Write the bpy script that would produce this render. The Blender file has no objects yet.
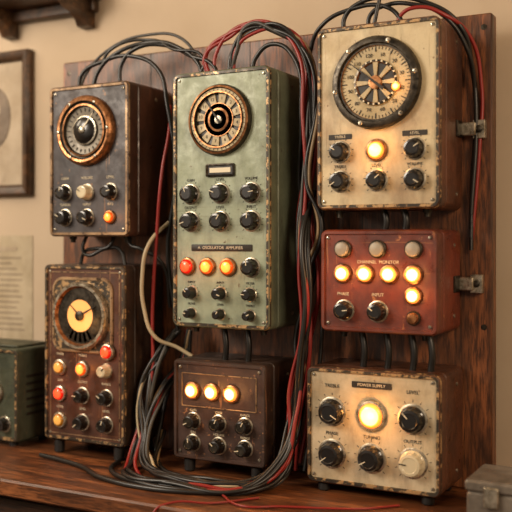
import bpy, math, random
from mathutils import Vector
random.seed(4)
ZC = 1.24            # camera height; bench top is at 0.75
S = bpy.context.scene
COL = S.collection

def lin(h):
    h=h.lstrip('#'); o=[]
    for i in (0,2,4):
        c=int(h[i:i+2],16)/255
        o.append(c/12.92 if c<=.04045 else ((c+.055)/1.055)**2.4)
    return (*o,1)

# ------------------------------------------------------------------ materials
def newmat(name):
    m=bpy.data.materials.new(name); m.use_nodes=True
    nt=m.node_tree; b=nt.nodes['Principled BSDF']
    return m,nt,b
def simple(name,col,rough=.5,metal=0,coat=0,spec=.5):
    m,nt,b=newmat(name)
    b.inputs['Base Color'].default_value=lin(col); b.inputs['Roughness'].default_value=rough
    b.inputs['Metallic'].default_value=metal; b.inputs['Coat Weight'].default_value=coat
    b.inputs['Specular IOR Level'].default_value=spec
    return m
def ramp(nt,fac,stops):
    r=nt.nodes.new('ShaderNodeValToRGB'); e=r.color_ramp.elements
    e[0].position,e[0].color=stops[0]; e[1].position,e[1].color=stops[1]
    for p,c in stops[2:]:
        x=e.new(p); x.color=c
    nt.links.new(fac,r.inputs[0]); return r.outputs[0]
def noise(nt,scale,detail=4,stretch=None,rough=.55,dist=0):
    tc=nt.nodes.new('ShaderNodeTexCoord'); mp=nt.nodes.new('ShaderNodeMapping')
    if stretch: mp.inputs['Scale'].default_value=stretch
    n=nt.nodes.new('ShaderNodeTexNoise'); n.inputs['Scale'].default_value=scale
    n.inputs['Detail'].default_value=detail; n.inputs['Roughness'].default_value=rough
    n.inputs['Distortion'].default_value=dist
    nt.links.new(tc.outputs['Object'],mp.inputs[0]); nt.links.new(mp.outputs[0],n.inputs['Vector'])
    return n.outputs[0]
def mix(nt,f,a,b,mode='MIX'):
    m=nt.nodes.new('ShaderNodeMix'); m.data_type='RGBA'; m.blend_type=mode
    for s,v in ((m.inputs[0],f),(m.inputs[6],a),(m.inputs[7],b)):
        if hasattr(v,'node'): nt.links.new(v,s)
        else: s.default_value=v
    return m.outputs[2]
def bump(nt,b,h,st=.2,dist=.002):
    n=nt.nodes.new('ShaderNodeBump'); n.inputs['Strength'].default_value=st; n.inputs['Distance'].default_value=dist
    nt.links.new(h,n.inputs['Height']); nt.links.new(n.outputs[0],b.inputs['Normal'])
W1=(1,1,1,1); K0=(0,0,0,1)
def paint(name,c1,c2,wear,rough=.42,th=.62,metal=.1,bs=.3,coat=.1,grime=.45):
    m,nt,b=newmat(name)
    base=ramp(nt,noise(nt,11,8,rough=.65),[(.36,lin(c2)),(.58,lin(c1))])
    g=ramp(nt,noise(nt,9,8,(3,3,.9),.7),[(.48,K0),(.72,(grime,grime,grime,1))])
    c=mix(nt,g,base,lin('#2e1d12') if grime else base)
    s1=ramp(nt,noise(nt,60,3,(1,1,.06),.6,1.5),[(.66,K0),(.70,(.55,.55,.55,1))])
    c=mix(nt,s1,c,lin(wear))
    s2=ramp(nt,noise(nt,60,3,(.06,1,1.2),.6,1.2),[(.69,K0),(.72,(.4,.4,.4,1))])
    c=mix(nt,s2,c,lin(wear))
    f=ramp(nt,noise(nt,55,9,rough=.7),[(th,K0),(th+.04,W1)])
    c=mix(nt,f,c,lin(wear))
    f2=ramp(nt,noise(nt,230,3),[(.64,K0),(.70,(.7,.7,.7,1))])
    c=mix(nt,f2,c,lin(c2))
    nt.links.new(c,b.inputs['Base Color'])
    rr=ramp(nt,noise(nt,25,7,rough=.7),[(.35,(rough-.12,)*3+(1,)),(.62,(rough+.25,)*3+(1,))])
    nt.links.new(rr,b.inputs['Roughness']); b.inputs['Metallic'].default_value=metal
    b.inputs['Coat Weight'].default_value=coat; b.inputs['Coat Roughness'].default_value=.35
    bump(nt,b,noise(nt,140,6),bs,.001)
    return m
def wood(name,c1,c2,c3,stretch,scale=6,rough=.45):
    m,nt,b=newmat(name)
    n=noise(nt,scale,9,stretch,.66,.8)
    c=ramp(nt,n,[(.36,lin(c3)),(.62,lin(c1)),(.5,lin(c2))])
    g=noise(nt,scale*7,5,stretch,.65)
    c=mix(nt,ramp(nt,g,[(.40,(.85,.85,.85,1)),(.54,K0)]),c,lin(c3))
    nt.links.new(c,b.inputs['Base Color']); b.inputs['Roughness'].default_value=rough
    b.inputs['Coat Weight'].default_value=.12; b.inputs['Coat Roughness'].default_value=.35
    bump(nt,b,g,.45,.0015); return m
def metal(name,c1,c2,rough=.3):
    m,nt,b=newmat(name)
    nt.links.new(ramp(nt,noise(nt,70,6,rough=.7),[(.35,lin(c2)),(.6,lin(c1))]),b.inputs['Base Color'])
    b.inputs['Metallic'].default_value=.85
    nt.links.new(ramp(nt,noise(nt,90,4),[(.3,(rough-.1,)*3+(1,)),(.7,(rough+.2,)*3+(1,))]),b.inputs['Roughness'])
    return m
def emit(name,col,st,base='#ffb060'):
    m,nt,b=newmat(name)
    b.inputs['Base Color'].default_value=lin(base); b.inputs['Roughness'].default_value=.2
    b.inputs['Emission Color'].default_value=lin(col); b.inputs['Emission Strength'].default_value=st
    return m

M={}
M['case_br']=paint('case_brown','#472a1e','#2d1911','#835435',.38,.66,coat=.3)
M['case_br2']=paint('case_walnut','#623821','#3e2315','#93633c',.38,.66,coat=.3)
M['case_dk']=paint('case_dark','#3e2c22','#251a13','#785333',.42,.62,coat=.2)
M['case_gr']=paint('case_green','#6e755f','#575d4c','#3a2c1e',.45,.65)
M['pan_slate']=paint('panel_slate','#464142','#312d2e','#8b6442',.42,.63,.2)
M['pan_brown']=paint('panel_brown','#5a3422','#3d2215','#94663f',.4,.63)
M['pan_green']=paint('panel_green','#9aa28a','#848c74','#5a4731',.45,.645,grime=.42)
M['pan_cream']=paint('panel_cream','#c8b691','#ae9877','#6c4b2e',.45,.645,grime=.42)
M['pan_cream2']=paint('panel_ivory','#c5b597','#a89677','#684a2f',.45,.645,grime=.42)
M['pan_red']=paint('panel_red','#76321d','#502013','#a86e40',.36,.63,coat=.3)
M['pan_dark']=paint('panel_dark','#49342c','#2f2019','#966947',.42,.6,.2)
M['rim_rust']=paint('rim_rust','#a88a66','#6c5036','#33200f',.45,.54,.4)
M['rim_dark']=paint('rim_dark','#453d32','#2a241d','#ad8b60',.4,.51,.4)
M['black']=simple('knob_black','#151210',.28,0,.3)
M['blackm']=simple('rubber_black','#151312',.55)
M['cream']=simple('knob_cream','#c8ba9a',.35,0,.3)
M['greyk']=simple('knob_grey','#9a9182',.4,.2)
M['chrome']=metal('aged_nickel','#c4bba8','#6d6352',.3)
M['bronze']=metal('aged_bronze','#bc855a','#5e3a20',.35)
M['gun']=metal('gunmetal','#4e483f','#282420',.35)
M['dialdark']=paint('dial_dark','#2a251e','#181410','#5a4833',.4,.68)
M['dialtan']=paint('dial_parchment','#bba984','#9c8963','#5d4a34',.5,.68,grime=.25)
M['dialgrey']=paint('dial_smoke','#8d8474','#716858','#4c4032',.5,.68,grime=.3)
M['ivory']=simple('ivory_mark','#d8ccb0',.5)
M['ink']=simple('label_ink','#231c14',.6)
M['inkl']=simple('label_ivory','#cabda2',.6)
M['amber1']=emit('lamp_amber_rim','#ff7a1c',1.4)
M['amber2']=emit('lamp_amber_core','#ffc384',2.6)
M['white1']=emit('lamp_warm_rim','#ff842c',1.4)
M['white2']=emit('lamp_warm_core','#ffd0a0',2.8)
M['red1']=emit('lamp_red_rim','#d81808',.7,'#b01c10')
M['red2']=emit('lamp_red_core','#ff3c1c',1.7,'#ff5030')
M['or1']=emit('lamp_orange_rim','#e84c0c',.75,'#c05018')
M['or2']=emit('lamp_orange_core','#ff8030',1.8,'#ff9040')
M['yl1']=emit('lamp_yellow_rim','#b06810',.15,'#9a6824')
M['yl2']=emit('lamp_yellow_core','#ffb050',.4,'#d8a050')
M['meterface']=emit('meter_face_lit','#ff9440',.6,'#dcae74')
M['wood']=wood('board_walnut','#935832','#6c4023','#371f10',(5,5,.6),5)
M['woodb']=wood('bench_oak','#935a34','#6c3f23','#3c2213',(.6,5,5),5,.4)
M['woodd']=wood('dark_oak','#472c1c','#352013','#1e120a',(.6,5,5),5,.5)
M['frame']=wood('frame_wood','#644428','#4a321e','#2c1c0e',(3,3,3),6)
M['paper']=paint('old_paper','#b5a68c','#a4957a','#8c7a60',.8,.72,0,.05,0,.15)
M['mount']=paint('picture_mount','#b0a08a','#9c8c76','#7a6c58',.8,.75,0,.05,0,.15)
M['photo']=paint('sepia_print','#766654','#584a3c','#8c7c68',.5,.6,0,.02,0)
M['olive']=paint('olive_paint','#4c5140','#363c2e','#7a6a4c',.45,.64,.2)
M['steel']=paint('grey_steel','#857c70','#625a50','#3c342c',.4,.64,.4)

# ------------------------------------------------------------------ mesh builder
class MB:
    def __init__(s,name): s.name=name; s.v=[]; s.f=[]; s.m=[]; s.ml=[]
    def mi(s,k):
        if k not in s.ml: s.ml.append(k)
        return s.ml.index(k)
    def stack(s,loops,mats,cap0=True,cap1=True):
        n=len(loops[0]); b=len(s.v)
        for l in loops: s.v+=l
        for i in range(len(loops)-1):
            k=s.mi(mats[min(i,len(mats)-1)])
            for j in range(n):
                j2=(j+1)%n
                s.f.append((b+i*n+j,b+i*n+j2,b+(i+1)*n+j2,b+(i+1)*n+j)); s.m.append(k)
        if cap0: s.f.append(tuple(b+j for j in range(n))); s.m.append(s.mi(mats[0]))
        if cap1: s.f.append(tuple(b+(len(loops)-1)*n+j for j in range(n))); s.m.append(s.mi(mats[-1]))
    def rr(s,x0,x1,z0,z1,prof,r,mats,seg=6,cap0=True):
        loops=[]
        for ins,y in prof:
            a,b_,c,d=x0+ins,x1-ins,z0+ins,z1-ins; q=max(r-ins,.0006); L=[]
            for cx,cz,a0 in ((b_-q,d-q,0),(a+q,d-q,90),(a+q,c+q,180),(b_-q,c+q,270)):
                for i in range(seg+1):
                    t=math.radians(a0+90*i/seg); L.append((cx+q*math.cos(t),y,cz+q*math.sin(t)))
            loops.append(L)
        s.stack(loops,mats,cap0)
    def box(s,x0,x1,y0,y1,z0,z1,mat,b=.002):
        s.rr(x0,x1,z0,z1,[(b,y1),(0,y1-b),(0,y0+b),(b,y0)],b*1.5,[mat],2)
    def lathe(s,cx,cz,y,prof,mats,n=32,flute=None,axis='y'):
        loops=[]
        for i,p in enumerate(prof):
            r,o=p[0],p[1]; fl=len(p)>2; L=[]
            for j in range(n):
                t=2*math.pi*j/n; q=r
                if fl and (j%4)<2: q=r*(1-p[2])
                if axis=='y': L.append((cx+q*math.cos(t),y-o,cz+q*math.sin(t)))
                elif axis=='z': L.append((cx+q*math.cos(t),y+q*math.sin(t),cz+o))
                else: L.append((cx+o,y+q*math.cos(t),cz+q*math.sin(t)))
            loops.append(L)
        s.stack(loops,mats)
    def bar(s,cx,cz,ang,r0,r1,w0,w1,y0,y1,mat):
        t=math.radians(ang); d=(math.sin(t),math.cos(t)); p=(d[1],-d[0])
        def pt(r,w,y): return (cx+d[0]*r+p[0]*w,y,cz+d[1]*r+p[1]*w)
        A=[pt(r0,-w0/2,y0),pt(r0,w0/2,y0),pt(r1,w1/2,y0),pt(r1,-w1/2,y0)]
        B=[(a[0],y1,a[2]) for a in A]
        s.stack([A,B],[mat])
    def build(s,parent=None,ang=35):
        me=bpy.data.meshes.new(s.name); me.from_pydata(s.v,[],s.f)
        for k in s.ml: me.materials.append(M[k])
        me.polygons.foreach_set('material_index',s.m)
        import bmesh
        bm=bmesh.new(); bm.from_mesh(me); bmesh.ops.recalc_face_normals(bm,faces=bm.faces); bm.to_mesh(me); bm.free()
        me.polygons.foreach_set('use_smooth',[True]*len(me.polygons))
        me.set_sharp_from_angle(angle=math.radians(ang)); me.update()
        o=bpy.data.objects.new(s.name,me); COL.objects.link(o)
        if parent:
            o.parent=parent; o.matrix_parent_inverse=parent.matrix_world.inverted()
        return o

def empty(name,loc):
    e=bpy.data.objects.new(name,None); e.location=loc; e.empty_display_size=.05; COL.objects.link(e)
    bpy.context.view_layer.update(); return e
CUR=[None]
def glow(x,z,y,power,col,rad=.012):
    l=bpy.data.lights.new('halo_light','POINT'); l.energy=power; l.color=col; l.shadow_soft_size=rad  # added point light floating in front of a lit part, for a warm halo
    o=bpy.data.objects.new('halo_light',l); o.location=(x,y,z); COL.objects.link(o)
    o.parent=CUR[0]; o.matrix_parent_inverse=CUR[0].matrix_world.inverted()
def label(par,txt,x,z,y,size,mat):
    c=bpy.data.curves.new('label','FONT'); c.body=txt; c.size=size; c.align_x='CENTER'; c.align_y='CENTER'
    c.extrude=.0002; c.materials.append(M[mat])
    o=bpy.data.objects.new('label',c); COL.objects.link(o)
    o.location=(x,y-.0006,z); o.rotation_euler=(math.pi/2,0,0)
    o.parent=par; o.matrix_parent_inverse=par.matrix_world.inverted()

# ------------------------------------------------------------------ control parts
def knob(b,x,z,y,r,mat='black',ang=None,ticks=None,cap=None):
    b.lathe(x,z,y,[(r*1.2,0),(r*1.2,.0012),(r*1.1,.0022)],['chrome' if mat!='greyk' else 'gun'],28)
    cap=cap or mat
    b.lathe(x,z,y,[(r*1.02,.001),(r*1.04,.004),(r*.96,.006),(r*.94,.007,.07),(r*.9,.019,.07),(r*.82,.0215),(r*.62,.0225),(r*.57,.0215),(r*.3,.0215)],
            [mat,mat,mat,mat,mat,mat,'gun' if mat=='black' else mat,cap],48)
    a=ang if ang is not None else random.uniform(-130,130)
    b.bar(x,z,a,r*.25,r*.82,.0016,.0016,y-.020,y-.0232,'ivory' if mat=='black' else 'ink')
    if ticks:
        for i in range(11):
            b.bar(x,z,-135+27*i,r*1.32,r*1.52,.0012,.0012,y,y-.0004,ticks)
GL={'amber':(.15,(1,.42,.10)),'white':(.085,(1,.45,.13)),'red':(.03,(1,.12,.04)),'or':(.04,(1,.33,.08)),'yl':(0,(1,.6,.2))}
def lamp(b,x,z,y,r,kind,bez='bronze'):
    b.lathe(x,z,y,[(r*1.3,0),(r*1.3,.003),(r*1.2,.006),(r*1.02,.007),(r*1.0,.004)],[bez],32)
    c1,c2=kind+'1',kind+'2'
    b.lathe(x,z,y,[(r*1.0,.003),(r*.99,.007),(r*.9,.0095),(r*.74,.0118),(r*.5,.0132),(r*.25,.014),(r*.05,.0142)],[c1,c1,c1,c2],28)
    p,c=GL[kind]
    if p: glow(x,z,y-.030,p*(r/.015)**1.5,c)
def screw(b,x,z,y,r=.0035,mat='chrome'):
    b.lathe(x,z,y,[(r,0),(r,.0008),(r*.8,.002),(r*.3,.0024)],[mat],14)
    b.bar(x,z,random.uniform(0,180),-r*.8,r*.8,.0009,.0009,y-.002,y-.0027,'ink')
def jewel(b,x,z,y,r,mat):
    b.lathe(x,z,y,[(r*1.25,0),(r*1.25,.004),(r*1.1,.006),(r,.006),(r*.95,.011),(r*.8,.013),(r*.1,.0145)],['gun','gun','gun',mat],28)

FY=1.60; BD=1.755    # front plane of boxes, front plane of board
def make_box(x0,x1,z0,z1,depth,case,rim,panel,fy=FY,r=.012,feet=0,clasp=None):
    z0+=ZC; z1+=ZC
    e=empty('vintage_control_box',((x0+x1)/2,fy+depth,z0)); CUR[0]=e
    c=MB('case')
    c.rr(x0,x1,z0,z1,[(.004,fy+depth),(0,fy+depth-.004),(0,fy+.040),(.002,fy+.038),(.002,fy+.035),(0,fy+.034),(0,fy+.006),(.0012,fy+.002),(.0035,fy),(.0085,fy),(.0095,fy+.004),(.013,fy+.004)],
         r,[case,case,case,'ink',case,case,rim,case,rim,rim,panel])
    py=fy+.004
    for sx in (x0+.016,x1-.016):
        for sz in (z0+.016,z1-.016): screw(c,sx,sz,py)
    if feet:
        for sx in (x0+.03,x1-.03):
            for sy in (fy+.02,fy+depth-.02):
                c.lathe(sx,z0,sy,[(.009,-feet+.0003),(.012,-feet+.003),(.012,-.003),(.008,.002)],['blackm'],20,axis='z')
    else:
        for sx in (x0+.03,x1-.04):
            c.lathe(sx,z0,fy+.05,[(.006,-.014),(.006,-.006),(.009,-.006),(.009,.002)],['gun'],16,axis='z')
        for sz in (z0+.04,z1-.04): c.box(x0+.03,x1-.03,fy+depth-.003,BD-.0012,sz-.012,sz+.012,'gun',.0008)
    for sz in (z0+.03,z1-.03):
        c.lathe(x1,sz,fy+depth*.7,[(.004,-.001),(.004,.0015),(.002,.0022)],['chrome'],12,axis='x')
    if clasp is not None:
        zz=ZC+clasp
        c.box(x1-.001,x1+.004,fy+.10,fy+.135,zz-.016,zz+.016,'gun',.001)
        c.box(x1+.002,x1+.030,fy+.128,fy+.138,zz-.013,zz+.013,'chrome',.002)
        c.box(x1+.022,x1+.046,fy+.138,BD-.0012,zz-.018,zz+.018,'chrome',.001)
        c.lathe(x1+.034,zz,fy+.138,[(.007,0),(.007,.004),(.003,.006)],['gun'],16)
    c.build(e)
    k=MB('controls')
    def P(s,t): return x0+(x1-x0)*s, z1-(z1-z0)*t
    return e,k,P,py

WORDS=['VOLUME','TUNING','GAIN','BIAS','LEVEL','TREBLE','FILTER','OUTPUT','RANGE','PHASE','INPUT','MIXER']
def lab(e,P,s,t,y,mat,size=.0075,txt=None):
    x,z=P(s,t); label(e,txt or random.choice(WORDS),x,z,y,size,mat)

# ================= A  slate panel, lens dial
e,k,P,y=make_box(-1.401,-1.176,.008,.350,.15,'case_br','rim_rust','pan_slate')
cx,cz=P(.48,.305); R=.079
d=MB('dial')
d.lathe(cx,cz,y,[(R,0),(R,.008),(R*.97,.014),(R*.90,.018),(R*.84,.017),(R*.80,.012),(R*.76,.011),(R*.75,.015),(R*.70,.016),(R*.67,.008),(R*.44,.005),(R*.42,.010),(R*.38,.011)],
  ['bronze','bronze','bronze','bronze','gun','gun','gun','bronze','gun','dialgrey','dialdark','chrome','black'],56)
d.lathe(cx,cz,y,[(R*.38,.010),(R*.34,.013),(R*.25,.0165),(R*.13,.0185),(R*.03,.019)],['black'],40)
for i in range(24): d.bar(cx,cz,i*15,R*.54,R*.64,.0018,.0018,y-.0045,y-.0088,'ink')
for i in range(6): screw(d,cx+R*.875*math.sin(i*1.047+.5),cz+R*.875*math.cos(i*1.047+.5),y-.0175,.0038,'chrome')
d.bar(cx,cz,40,R*.05,R*.60,.004,.001,y-.0185,y-.0195,'ivory')
d.lathe(cx,cz,y-.018,[(R*.10,0),(R*.10,.003),(R*.05,.005)],['chrome'],20)
d.build(e)
for i,s in enumerate((.2,.48,.77)):
    x,z=P(s,.71)
    knob(k,x,z,y,.0165,'cream' if i==1 else 'black')
    x,z=P(s,.875)
    if i==2: lamp(k,x,z,y,.012,'or')
    else: knob(k,x,z,y,.017,'black')
    lab(e,P,s,.615,y,'inkl',.0085); lab(e,P,s,.79,y,'inkl',.008)
k.build(e)

# ================= B  brown panel, lit meter
e,k,P,y=make_box(-1.416,-1.186,-.457,-.056,.15,'case_dk','rim_dark','pan_brown',feet=.033)
cx,cz=P(.48,.285); R=.062
d=MB('dial')
d.rr(cx-.086,cx+.086,cz-.084,cz+.086,[(0,y),(0,y-.003),(.002,y-.005),(.006,y-.005),(.007,y-.003)],.03,['rim_rust','rim_rust','rim_rust','rim_rust','rim_dark'],8)
d.lathe(cx,cz,y-.003,[(R*1.24,0),(R*1.24,.008),(R*1.18,.014),(R*1.08,.014),(R*1.02,.006)],['chrome','chrome','chrome','bronze','gun'],56)
d.lathe(cx,cz,y-.003,[(R*1.03,.004),(R*1.02,.005),(R*.6,.005),(R*.58,.007),(R*.5,.007)],['gun','meterface','bronze','meterface'],56)
for i in range(13): d.bar(cx,cz,-120+20*i,R*.72,R*.93,.002,.002,y-.008,y-.0086,'ink')
for i in range(5): d.bar(cx,cz,150+15*i,R*.62,R*.96,.006,.008,y-.008,y-.009,'bronze')
d.bar(cx,cz,62,-R*.2,R*.82,.006,.0012,y-.0105,y-.012,'ink')
d.bar(cx,cz,-48,-R*.1,R*.6,.005,.0012,y-.0105,y-.012,'ink')
d.lathe(cx,cz,y-.009,[(R*.18,0),(R*.18,.005),(R*.1,.007)],['gun'],24)
for sx,sz in ((-1,-1),(1,-1)): screw(d,cx+sx*.074,cz+sz*.073,y-.004)
d.build(e)
glow(cx,cz-.02,y-.05,.06,(1,.5,.17),.02)
xa,za=P(.07,.965); xb,zb=P(.93,.04)
for q in ((xa,xb,za,za+.002),(xa,xb,zb-.002,zb),(xa,xa+.002,za,zb),(xb-.002,xb,za,zb)):
    k.box(q[0],q[1],y-.001,y+.001,q[2],q[3],'rim_rust',.0004)
spec=[['yl','or','creamk'],['red','k','k'],['yl','k','k']]
for r_,t in enumerate((.585,.735,.885)):
    for c_,s in enumerate((.2,.48,.77)):
        x,z=P(s,t); w=spec[r_][c_]
        if w=='k': knob(k,x,z,y,.016)
        elif w=='creamk': knob(k,x,z,y,.014,'cream')
        else: lamp(k,x,z,y,.0145,w,'chrome')
        lab(e,P,s,t-.075,y,'inkl',.0075)
x,z=P(.80,.478); lamp(k,x,z,y-.004,.0145,'red','chrome')
k.build(e)

# ================= C  tall green
e,k,P,y=make_box(-1.062,-.828,-.183,.352,.145,'case_gr','rim_dark','pan_green',r=.016)
cx,cz=P(.50,.195); R=.074
d=MB('dial')
d.lathe(cx,cz,y,[(R,0),(R,.006),(R*.96,.012),(R*.90,.014),(R*.87,.011),(R*.80,.011),(R*.79,.015),(R*.75,.015),(R*.73,.005),(R*.34,.004),(R*.33,.010),(R*.27,.011),(R*.25,.006),(R*.12,.006),(R*.11,.011),(R*.03,.012)],
  ['gun','gun','bronze','gun','dialtan','gun','bronze','gun','dialdark','bronze','bronze','gun','dialtan','chrome','chrome'],56)
for i in range(12): d.bar(cx,cz,i*30+10,R*.36,R*.715,.0105,.0185,y-.0045,y-.0075,'dialtan')
for i in range(12):
    a=math.radians(i*30+10); label(e,str(i+1),cx+R*.6*math.sin(a),cz+R*.6*math.cos(a),y-.0073,.0095,'ink')
for i in range(40): d.bar(cx,cz,i*9,R*.81,R*.86,.0011,.0011,y-.0105,y-.0118,'ink')
d.lathe(cx,cz,y,[(R*.47,.0075),(R*.47,.0092),(R*.45,.0092),(R*.45,.0075)],['bronze'],48)
d.bar(cx,cz,-35,-R*.1,R*.68,.005,.001,y-.0115,y-.013,'ink')
d.build(e)
x,z=P(.5,.388)
k.rr(x-.034,x+.034,z-.0135,z+.0135,[(0,y),(0,y-.004),(.003,y-.005),(.005,y-.002)],.004,['gun','gun','gun','dialdark'],4)
k.rr(x-.025,x+.025,z-.005,z+.005,[(0,y-.002),(0,y-.0032)],.001,['ivory'],2)
for t in (.478,.585):
    for s in (.19,.5,.81):
        x,z=P(s,t); knob(k,x,z,y,.0185,'black',ticks='ink'); lab(e,P,s,t-.054,y,'ink',.0078)
x,z=P(.5,.688)
k.rr(x-.07,x+.075,z-.007,z+.007,[(0,y),(0,y-.0015),(.0008,y-.002)],.002,['ink'],2)
label(e,'A  OSCILLATOR  AMPLIFIER',x,z,y-.0015,.0088,'inkl')
for s,w in ((.16,'red'),(.37,'or'),(.58,'or')):
    x,z=P(s,.762); lamp(k,x,z,y,.015,w)
x,z=P(.81,.762); knob(k,x,z,y,.0175)
for s in (.2,.5,.8):
    x,z=P(s,.865); knob(k,x,z,y,.0125,ticks='ink'); lab(e,P,s,.823,y,'ink',.0065)
    x,z=P(s,.945); knob(k,x,z,y,.0105); lab(e,P,s,.908,y,'ink',.0065)
k.build(e)

# ================= D  cream with large gauge
e,k,P,y=make_box(-.727,-.479,.058,.411,.15,'case_br2','rim_dark','pan_cream',r=.016,clasp=.215)
cx,cz=P(.5,.325); R=.088
d=MB('dial')
d.lathe(cx,cz,y,[(R,0),(R,.008),(R*.97,.013),(R*.90,.015),(R*.85,.015),(R*.83,.010),(R*.79,.010),(R*.78,.006),(R*.5,.005),(R*.49,.009),(R*.44,.010),(R*.42,.006),(R*.15,.006),(R*.14,.012),(R*.04,.013)],
  ['gun','gun','gun','gun','gun','gun','bronze','dialtan','dialtan','gun','bronze','dialdark','bronze','bronze'],64)
for i in range(60): d.bar(cx,cz,i*6,R*(.66 if i%5==0 else .71),R*.77,.002 if i%5==0 else .001,.002 if i%5==0 else .001,y-.005,y-.0068,'ink')
for i in range(12):
    a=math.radians(i*30+15); label(e,str(10+i*10),cx+R*.6*math.sin(a),cz+R*.6*math.cos(a),y-.006,.0098,'ink')
for i in range(8): d.bar(cx,cz,i*45,R*.15,R*.43,.005,.010,y-.006,y-.009,'dialtan')
for i in range(24): d.bar(cx,cz,i*15+4,R*.445,R*.485,.003,.003,y-.009,y-.011,'ivory')
d.bar(cx,cz,-52,-R*.25,R*.74,.006,.0012,y-.0125,y-.0135,'ink')
for i in range(6):
    a=i*1.047+.35; screw(d,cx+R*.915*math.sin(a),cz+R*.915*math.cos(a),y-.0145,.0046,'chrome')
lx,lz=cx+R*.46,cz-R*.12
d.lathe(lx,lz,y-.006,[(.008,0),(.008,.004),(.005,.006),(.001,.007)],['or1','amber1','amber2'],20)
glow(lx,lz,y-.03,.05,(1,.45,.12))
d.build(e)
for s in (.2,.5,.8):
    x,z=P(s,.685)
    if s==.5: lamp(k,x,z,y,.0165,'amber','bronze')
    else: knob(k,x,z,y,.018,ticks='ink')
    x,z=P(s,.845); knob(k,x,z,y,.018,ticks='ink'); lab(e,P,s,.765,y,'ink',.0078)
for s in (.2,.8):
    x,z=P(s,.603)
    k.rr(x-.024,x+.024,z-.005,z+.005,[(0,y),(0,y-.001)],.001,['ink'],2); label(e,random.choice(WORDS),x,z,y-.001,.007,'inkl')
k.build(e)

# ================= E  red-brown lamps
e,k,P,y=make_box(-.7184,-.4837,-.176,.02,.15,'pan_red','pan_red','pan_red',r=.014,clasp=-.085)
for s in (.2,.5,.8):
    x,z=P(s,.19); jewel(k,x,z,y,.014,'greyk')
for s in (.2,.395,.60,.80):
    x,z=P(s,.43); lamp(k,x,z,y,.0145,'white')
lab(e,P,.5,.315,y,'inkl',.0085,'CHANNEL  MONITOR')
lab(e,P,.2,.63,y,'inkl',.0085); lab(e,P,.5,.63,y,'inkl',.0085)
x,z=P(.80,.63); lamp(k,x,z,y,.0135,'white')
x,z=P(.21,.79); knob(k,x,z,y,.0175)
x,z=P(.50,.79); knob(k,x,z,y,.0175)
x,z=P(.80,.84); jewel(k,x,z,y,.011,'bronze')
k.build(e)

# ================= F  ivory bottom right
e,k,P,y=make_box(-.7485,-.4785,-.472,-.246,.15,'case_br2','rim_dark','pan_cream2',r=.015,feet=.018)
for s,t in ((.2,.38),(.8,.38),(.2,.74),(.5,.74)):
    x,z=P(s,t); knob(k,x,z,y,.024,ticks='ink')
x,z=P(.8,.74); knob(k,x,z,y,.024,'cream',ticks='ink')
x,z=P(.5,.38); lamp(k,x,z,y,.0235,'amber','chrome')
x,z=P(.5,.13); k.rr(x-.04,x+.04,z-.006,z+.006,[(0,y),(0,y-.0012)],.0015,['ink'],2); label(e,'POWER SUPPLY',x,z,y-.001,.008,'inkl')
for s in (.2,.8): lab(e,P,s,.16,y,'ink',.0095)
for s in (.2,.5,.8): lab(e,P,s,.565,y,'ink',.009)
k.build(e)

# ================= G  dark bottom centre
e,k,P,y=make_box(-1.06,-.838,-.461,-.252,.145,'case_dk','pan_dark','pan_dark',r=.01,feet=.029)
xa,za=P(.09,.47); xb,zb=P(.90,.13)
for q in ((xa,xb,za,za+.002),(xa,xb,zb-.002,zb),(xa,xa+.002,za,zb),(xb-.002,xb,za,zb)):
    k.box(q[0],q[1],y-.0015,y+.001,q[2],q[3],'rim_rust',.0004)
for s in (.215,.43,.64):
    x,z=P(s,.305); lamp(k,x,z,y,.015,'white')
for t in (.61,.83):
    for s in (.22,.5,.78):
        x,z=P(s,t); knob(k,x,z,y,.0155,cap='gun'); lab(e,P,s,t-.105,y,'inkl',.0068)
k.build(e)

# ------------------------------------------------------------------ board, bench, room
BZ=.75
b=MB('mounting_board')
BX0,BX1=-1.492,-.423
b.box(BX0,BX1,BD,BD+.035,BZ+.0005,ZC+.442,'wood',.003)
for i in (1,2,3):
    xx=BX0+i*.267
    b.box(xx-.0012,xx+.0012,BD-.0004,BD+.002,BZ+.002,ZC+.44,'ink',.0003)
for xx in (BX0+.02,BX1-.016):
    for zz in (ZC+.415,ZC-.17,ZC-.45): b.lathe(xx,zz,BD,[(.006,-.002),(.006,.0003),(.003,.0006)],['gun'],16)
b.build()

b=MB('workbench')
b.box(-2.9,.55,1.377,1.845,BZ-.035,BZ,'woodb',.004)
b.box(-2.85,.5,1.43,1.455,BZ-.16,BZ-.035,'woodd',.002)
for i in range(5):
    x0=-2.75+i*.64
    b.rr(x0,x0+.58,BZ-.15,BZ-.05,[(0,1.43),(0,1.422),(.004,1.418),(.012,1.418),(.014,1.421)],.003,['woodd'],2)
    b.lathe(x0+.29,BZ-.1,1.42,[(.012,0),(.008,.008),(.016,.02),(.01,.026)],['bronze'],20)
for xx in (-2.85,-1.2,.43):
    for yy in (1.435,1.77): b.box(xx,xx+.07,yy,yy+.06,0,BZ-.035,'woodd',.003)
b.box(-2.8,.48,1.45,1.80,.2,.225,'woodd',.003)
b.build()

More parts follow.
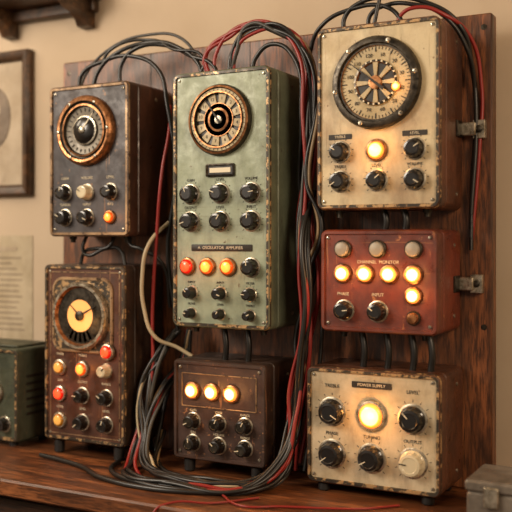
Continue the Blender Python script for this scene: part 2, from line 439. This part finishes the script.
def plaster(name,c1,c2):
    m,nt,bs=newmat(name)
    nt.links.new(ramp(nt,noise(nt,2.2,6),[(.35,lin(c2)),(.65,lin(c1))]),bs.inputs['Base Color'])
    bs.inputs['Roughness'].default_value=.85; bump(nt,bs,noise(nt,60,5),.15,.002); return m
M['plaster']=plaster('wall_plaster','#bfac94','#b19d84')
M['floorm']=wood('floor_planks','#5c3d28','#48301f','#2c1c12',(.5,4,4),4)
M['ceilm']=plaster('ceiling_plaster','#c4b8a2','#b8ab94')
def slab(name,a,mat):
    q=MB(name); q.box(*a,mat,.001); q.build()
slab('wall_back',(-3.6,1.6,1.85,1.95,0,2.7),'plaster')
slab('wall_left',(-3.6,-3.5,-2.5,1.85,0,2.7),'plaster')
slab('wall_right',(1.5,1.6,-2.5,1.85,0,2.7),'plaster')
slab('floor',(-3.6,1.6,-2.5,1.95,-.1,0),'floorm')
slab('ceiling',(-3.6,1.6,-2.5,1.95,2.7,2.8),'ceilm')

b=MB('picture_frame')
x0,x1,z0,z1=-1.945,-1.672,ZC+.12,ZC+.512
b.rr(x0,x1,z0,z1,[(0,1.849),(0,1.832),(.006,1.824),(.018,1.826),(.028,1.834),(.030,1.840)],.004,['frame','frame','frame','frame','frame','mount'],3)
cx,cz=(x0+x1)/2,(z0+z1)/2+.02
L0=[(cx+.062*math.cos(t*math.pi/24),1.8395,cz+.085*math.sin(t*math.pi/24)) for t in range(48)]
L1=[(cx+.062*math.cos(t*math.pi/24),1.838,cz+.085*math.sin(t*math.pi/24)) for t in range(48)]
b.stack([L0,L1],['photo'])
b.lathe(cx,cz+.02,1.838,[(.026,0),(.024,.0006)],['mount'],24)
b.build()
b=MB('wall_notice')
b.rr(-1.96,-1.675,ZC-.29,ZC+.012,[(0,1.8495),(0,1.848)],.002,['paper'],2)
b.box(-1.93,-1.73,1.8468,1.848,ZC-.03,ZC-.018,'mount',.0002)
for i in range(14):
    b.box(-1.93,-1.70-random.random()*.05,1.8472,1.848,ZC-.05-i*.015,ZC-.0475-i*.015,'photo',.0002)
b.build()
b=MB('wall_shelf')
b.box(-1.80,-1.44,1.72,1.849,ZC+.615,ZC+.64,'frame',.003)
b.box(-1.78,-1.45,1.822,1.849,ZC+.585,ZC+.614,'frame',.003)
for xx in (-1.76,-1.50):
    prof=[(1.849,.614),(1.745,.614),(1.742,.60),(1.76,.588),(1.79,.58),(1.81,.565),(1.82,.548),(1.849,.545)]
    b.stack([[(xx,p[0],ZC+p[1]) for p in prof],[(xx+.035,p[0],ZC+p[1]) for p in prof]],['frame'])
b.build()

b=MB('olive_radio_receiver')
x0,x1,z0,z1=-1.76,-1.497,BZ+.012,BZ+.232
b.rr(x0,x1,z0,z1,[(.003,1.745),(0,1.742),(0,1.605),(.003,1.6),(.009,1.6),(.01,1.604)],.008,['olive','olive','olive','rim_dark','rim_dark','olive'],4)
for i in range(6): b.box(x1-.001,x1+.002,1.63,1.72,z0+.06+i*.018,z0+.066+i*.018,'ink',.0005)
b.box(x0+.02,x1-.02,1.62,1.73,z1-.001,z1+.006,'olive',.003)
for sx in (x0+.03,x1-.03):
    for sy in (1.62,1.72): b.lathe(sx,z0,sy,[(.01,-.0118),(.01,.002)],['blackm'],16,axis='z')
b.lathe(-1.575,z0+.115,1.604,[(.03,0),(.03,.006),(.026,.009),(.023,.006),(.022,.003)],['chrome','chrome','chrome','gun','dialtan'],36)
b.bar(-1.575,z0+.115,30,0,.02,.003,.001,1.6,1.599,'ink')
for xx in (-1.54,-1.60,-1.70): knob(b,xx,z0+.04,1.604,.016)
b.build()

b=MB('steel_cash_box')
x0,x1=-.405,-.20
b.box(x0,x1,1.50,1.62,BZ+.0005,BZ+.068,'steel',.004)
b.box(x0-.003,x1+.003,1.497,1.623,BZ+.069,BZ+.088,'steel',.004)
b.box(x0+.03,x0+.055,1.492,1.50,BZ+.045,BZ+.08,'chrome',.002)
b.lathe(x0+.11,BZ+.088,1.56,[(.012,0),(.008,.006),(.013,.014),(.008,.019)],['chrome'],20,axis='z')
b.lathe(x0+.10,BZ+.035,1.5,[(.01,0),(.01,.004),(.006,.006)],['gun'],20)
b.build()

# ------------------------------------------------------------------ cables
CM=[simple('cable_black','#171513',.38),simple('cable_red','#85201a',.38),simple('cable_tan','#8a7150',.5),simple('cable_cream','#a8987a',.5),simple('cable_grey','#37342f',.45)]
cu=bpy.data.curves.new('electrical_cable_bundle','CURVE'); cu.dimensions='3D'; cu.bevel_depth=.0043; cu.bevel_resolution=4; cu.resolution_u=14
for m in CM: cu.materials.append(m)
def cable(pts,mat=0,r=1.0):
    sp=cu.splines.new('BEZIER'); sp.bezier_points.add(len(pts)-1)
    for q,p in zip(sp.bezier_points,pts):
        q.co=(p[0],p[1],ZC+p[2]); q.handle_left_type=q.handle_right_type='AUTO'; q.radius=r
    sp.material_index=mat
def jit(pts,a,b_):
    n=len(pts)
    return [(p[0]+random.uniform(-a,a),p[1]+random.uniform(-.008,.004),p[2]+(random.uniform(-b_,b_) if 0<i<n-1 and p[2]>-.47 else (random.uniform(0,.008) if p[2]<-.47 else 0))) for i,p in enumerate(pts)]
Y=1.655
topA=[(-1.32,Y,.345),(-1.30,Y,.39),(-1.25,Y,.425),(-1.165,1.67,.444),(-1.08,Y,.42),(-1.03,Y,.38),(-1.02,Y,.345)]
cable(topA,0,1.1); cable(jit(topA,.015,.012),0,.8)
cable([(-1.24,Y,.345),(-1.235,Y,.40),(-1.19,Y,.432),(-1.12,1.67,.432),(-1.05,Y,.40),(-.99,Y,.37),(-.985,Y,.345)],0,1.1)
cable([(-1.36,Y,.345),(-1.35,Y,.385),(-1.29,Y,.41),(-1.21,Y,.415),(-1.14,1.66,.38),(-1.115,1.66,.30),(-1.10,1.67,.13),(-1.12,1.67,-.02),(-1.10,1.68,-.2)],0,1.1)
cable([(-1.38,1.68,.345),(-1.37,1.70,.40),(-1.30,1.70,.45),(-1.2,1.70,.47),(-1.1,1.70,.45),(-1.04,1.7,.36)],4,.8)
redt=[(-1.0,Y,.345),(-1.01,Y,.40),(-.96,Y,.435),(-.88,Y,.445),(-.80,1.66,.42),(-.765,1.66,.34),(-.755,1.66,.2),(-.77,1.66,.05),(-.745,1.66,-.1),(-.785,1.65,-.22),(-.80,1.63,-.34),(-.79,1.59,-.43),(-.83,1.54,-.478),(-.93,1.50,-.486),(-1.02,1.52,-.486)]
cable(redt,1,1.0)
cable(jit(redt[:9],.01,.015)+[(-.78,1.66,-.26),(-.79,1.65,-.40),(-.80,1.66,-.47)],1,.9)
redf=[(-.99,Y,.345),(-.985,Y,.40),(-.93,Y,.45),(-.85,Y,.44),(-.79,1.65,.38),(-.775,1.64,.25),(-.768,1.64,.1),(-.778,1.63,-.05),(-.768,1.62,-.18),(-.79,1.61,-.30),(-.785,1.59,-.40),(-.83,1.53,-.475),(-.95,1.49,-.478)]
cable(redf,1,.9)
main=[(-.95,Y,.345),(-.94,Y,.40),(-.90,Y,.435),(-.83,Y,.43),(-.78,1.66,.38),(-.76,1.66,.24),(-.785,1.65,.02),(-.765,1.64,-.18),(-.79,1.62,-.38),(-.80,1.58,-.46),(-.88,1.53,-.484),(-1.0,1.52,-.484),(-1.09,1.56,-.478),(-1.125,1.60,-.43),(-1.12,1.64,-.34),(-1.09,1.69,-.27),(-1.085,1.70,-.2)]
cable(main,0,1.2)
for m_,r_ in ((0,1.0),(0,.9),(1,.85),(2,.8),(0,1.1),(4,1.0)): cable(jit(main,.012,.014),m_,r_)
cable([(-.90,Y,.345),(-.89,Y,.38),(-.85,Y,.405),(-.80,Y,.37),(-.785,Y,.25),(-.80,1.68,.1),(-.76,1.67,-.05),(-.80,1.66,-.2),(-.775,1.64,-.33),(-.80,1.6,-.44),(-.86,1.56,-.482),(-1.0,1.55,-.484),(-1.10,1.60,-.47),(-1.13,1.66,-.40),(-1.12,1.69,-.3)],0,1.1)
tan=[(-.75,1.68,.32),(-.745,1.65,.25),(-.76,1.64,.12),(-.74,1.64,.02),(-.775,1.64,-.08),(-.765,1.64,-.2),(-.775,1.62,-.32),(-.785,1.60,-.42),(-.83,1.57,-.478),(-.95,1.545,-.486),(-1.08,1.58,-.483),(-1.12,1.65,-.42)]
cable(tan,2,.9); cable(jit(tan,.01,.01),0,1.0)
loop=[(-.77,1.68,.1),(-.76,1.62,0),(-.75,1.61,-.12),(-.768,1.61,-.25),(-.772,1.6,-.36),(-.79,1.56,-.44),(-.85,1.50,-.482),(-.98,1.48,-.484),(-1.1,1.50,-.484),(-1.15,1.58,-.47),(-1.15,1.64,-.36)]
cable(loop,0,1.2)
for m_,r_ in ((0,1.1),(0,1.0),(1,.9),(0,1.2)): cable(jit(loop,.008,.012),m_,r_)
cable([(-.76,1.69,.40),(-.755,1.69,.2),(-.758,1.70,0),(-.755,1.69,-.2),(-.77,1.68,-.35),(-.78,1.66,-.47)],0,1)
cable([(-.79,1.70,.40),(-.80,1.70,.2),(-.78,1.70,0),(-.80,1.70,-.2),(-.79,1.70,-.35),(-.80,1.68,-.46)],1,.9)
sl=[(-1.10,1.69,-.20),(-1.125,1.65,-.25),(-1.145,1.62,-.33),(-1.14,1.60,-.41),(-1.11,1.57,-.465),(-1.05,1.54,-.484),(-.96,1.52,-.484),(-.88,1.53,-.484),(-.82,1.58,-.47)]
for m_,r_ in ((0,1.2),(0,1.0),(0,1.2),(4,1.0),(3,.7),(0,1.1)): cable(jit(sl,.014,.014),m_,r_)
cable([(-1.11,1.68,.05),(-1.14,1.625,-.01),(-1.15,1.615,-.08),(-1.145,1.615,-.15),(-1.12,1.62,-.21),(-1.08,1.65,-.235),(-1.05,1.66,-.253)],3,1)
cable([(-1.12,1.68,.30),(-1.11,1.66,.24),(-1.115,1.64,.15),(-1.13,1.64,.0),(-1.14,1.64,-.15),(-1.135,1.63,-.3),(-1.14,1.6,-.42),(-1.12,1.55,-.48),(-1.0,1.50,-.485),(-.88,1.49,-.485)],1,.9)
desk=[(-1.39,1.56,-.485),(-1.32,1.545,-.485),(-1.24,1.52,-.485),(-1.15,1.47,-.485),(-1.03,1.45,-.485),(-.92,1.47,-.485),(-.83,1.52,-.484),(-.79,1.58,-.46),(-.785,1.62,-.36),(-.79,1.68,-.25)]
cable(desk,0,1.2)
cable([(-1.20,1.60,-.485),(-1.17,1.53,-.485),(-1.08,1.48,-.485),(-.96,1.47,-.485),(-.86,1.50,-.485),(-.80,1.57,-.47),(-.78,1.62,-.40)],0,1.2)
cable([(-.88,1.49,-.486),(-.80,1.44,-.487),(-.74,1.47,-.487),(-.66,1.50,-.487),(-.60,1.53,-.487),(-.55,1.58,-.487)],1,.5)
cable([(-.80,1.50,-.487),(-.86,1.43,-.487),(-.93,1.392,-.487),(-.95,1.372,-.50),(-.955,1.368,-.56),(-.95,1.372,-.66)],1,.5)
# above the cream gauge box
cable([(-.69,Y,.405),(-.69,Y,.44),(-.66,Y,.465),(-.60,Y,.47),(-.53,1.67,.455),(-.47,1.69,.41),(-.455,1.73,.33),(-.45,1.74,.24),(-.46,1.74,.05)],0,1.1)
cable([(-.64,Y,.405),(-.635,Y,.44),(-.60,Y,.455),(-.55,Y,.45),(-.50,1.67,.43),(-.46,1.70,.37),(-.452,1.74,.28),(-.46,1.745,.1),(-.46,1.74,-.02)],0,1)
cable([(-.58,Y,.405),(-.575,Y,.43),(-.54,Y,.443),(-.49,1.67,.425),(-.455,1.71,.39),(-.44,1.74,.30),(-.445,1.745,.18),(-.46,1.745,.0)],1,.9)
cable([(-.56,Y,.405),(-.60,Y,.45),(-.68,Y,.455),(-.74,Y,.43),(-.77,1.67,.39),(-.775,1.68,.3)],0,1)
cable([(-.62,1.63,.405),(-.61,1.63,.45),(-.60,1.64,.5),(-.58,1.7,.56),(-.57,1.80,.62),(-.57,1.84,.8)],0,.9)
for x,z0,z1,m in ((-.955,-.255,-.18,0),(-.90,-.255,-.18,0),(-.645,-.25,-.172,0),(-.595,-.25,-.172,0),(-.545,-.25,-.172,0),(-.51,-.25,-.172,0),(-.60,.015,.062,0),(-.56,.015,.062,0)):
    cable([(x,1.64,z0),(x+.004,1.637,(z0+z1)/2),(x-.004,1.64,z1)],m,1.5)
cable([(-1.33,1.65,.012),(-1.335,1.64,-.02),(-1.31,1.63,-.035),(-1.27,1.64,-.02),(-1.24,1.65,-.02),(-1.22,1.65,-.06)],0)
cable([(-1.25,1.65,.012),(-1.26,1.64,-.015),(-1.30,1.64,-.02),(-1.34,1.65,-.03),(-1.35,1.65,-.06)],0)
cable([(-1.21,1.65,.012),(-1.20,1.64,-.01),(-1.17,1.64,-.02),(-1.13,1.66,-.05),(-1.12,1.68,-.15)],0)
o=bpy.data.objects.new('electrical_cable_bundle',cu); COL.objects.link(o)

# ------------------------------------------------------------------ lights
def area(name,loc,tgt,size,power,col):
    l=bpy.data.lights.new(name,'AREA'); l.size=size; l.energy=power; l.color=col
    o=bpy.data.objects.new(name,l); o.location=loc; COL.objects.link(o)
    o.rotation_euler=(Vector(tgt)-Vector(loc)).to_track_quat('-Z','Y').to_euler()
area('key_light',(-2.3,-.2,2.2),(-1.0,1.7,1.2),.9,56,(1,.86,.70))  # added soft key from upper left; no window is built there
area('right_fill_light',(1.1,.1,2.0),(-.7,1.7,1.1),.6,30,(1,.77,.54))  # added warm fill from the right, brightens the case sides; no fixture
area('wall_glow_fill',(-2.6,1.1,2.2),(-2.0,1.85,1.4),.5,8,(1,.83,.62))  # added glow on the left of the back wall; no lamp hangs there
w=bpy.data.worlds.new('world'); w.use_nodes=True; S.world=w
w.node_tree.nodes['Background'].inputs[0].default_value=(1,.82,.64,1); w.node_tree.nodes['Background'].inputs[1].default_value=.4

# ------------------------------------------------------------------ camera
c=bpy.data.cameras.new('camera'); c.lens=63.3; c.sensor_width=36; c.clip_start=.05
c.shift_y=-16/512*1.0
c.dof.use_dof=True; c.dof.focus_distance=1.80; c.dof.aperture_fstop=2.4
co=bpy.data.objects.new('camera',c); co.location=(0,0,ZC); co.rotation_euler=(math.pi/2,0,math.radians(28.25)); COL.objects.link(co)
S.camera=co
S.view_settings.view_transform='Standard'
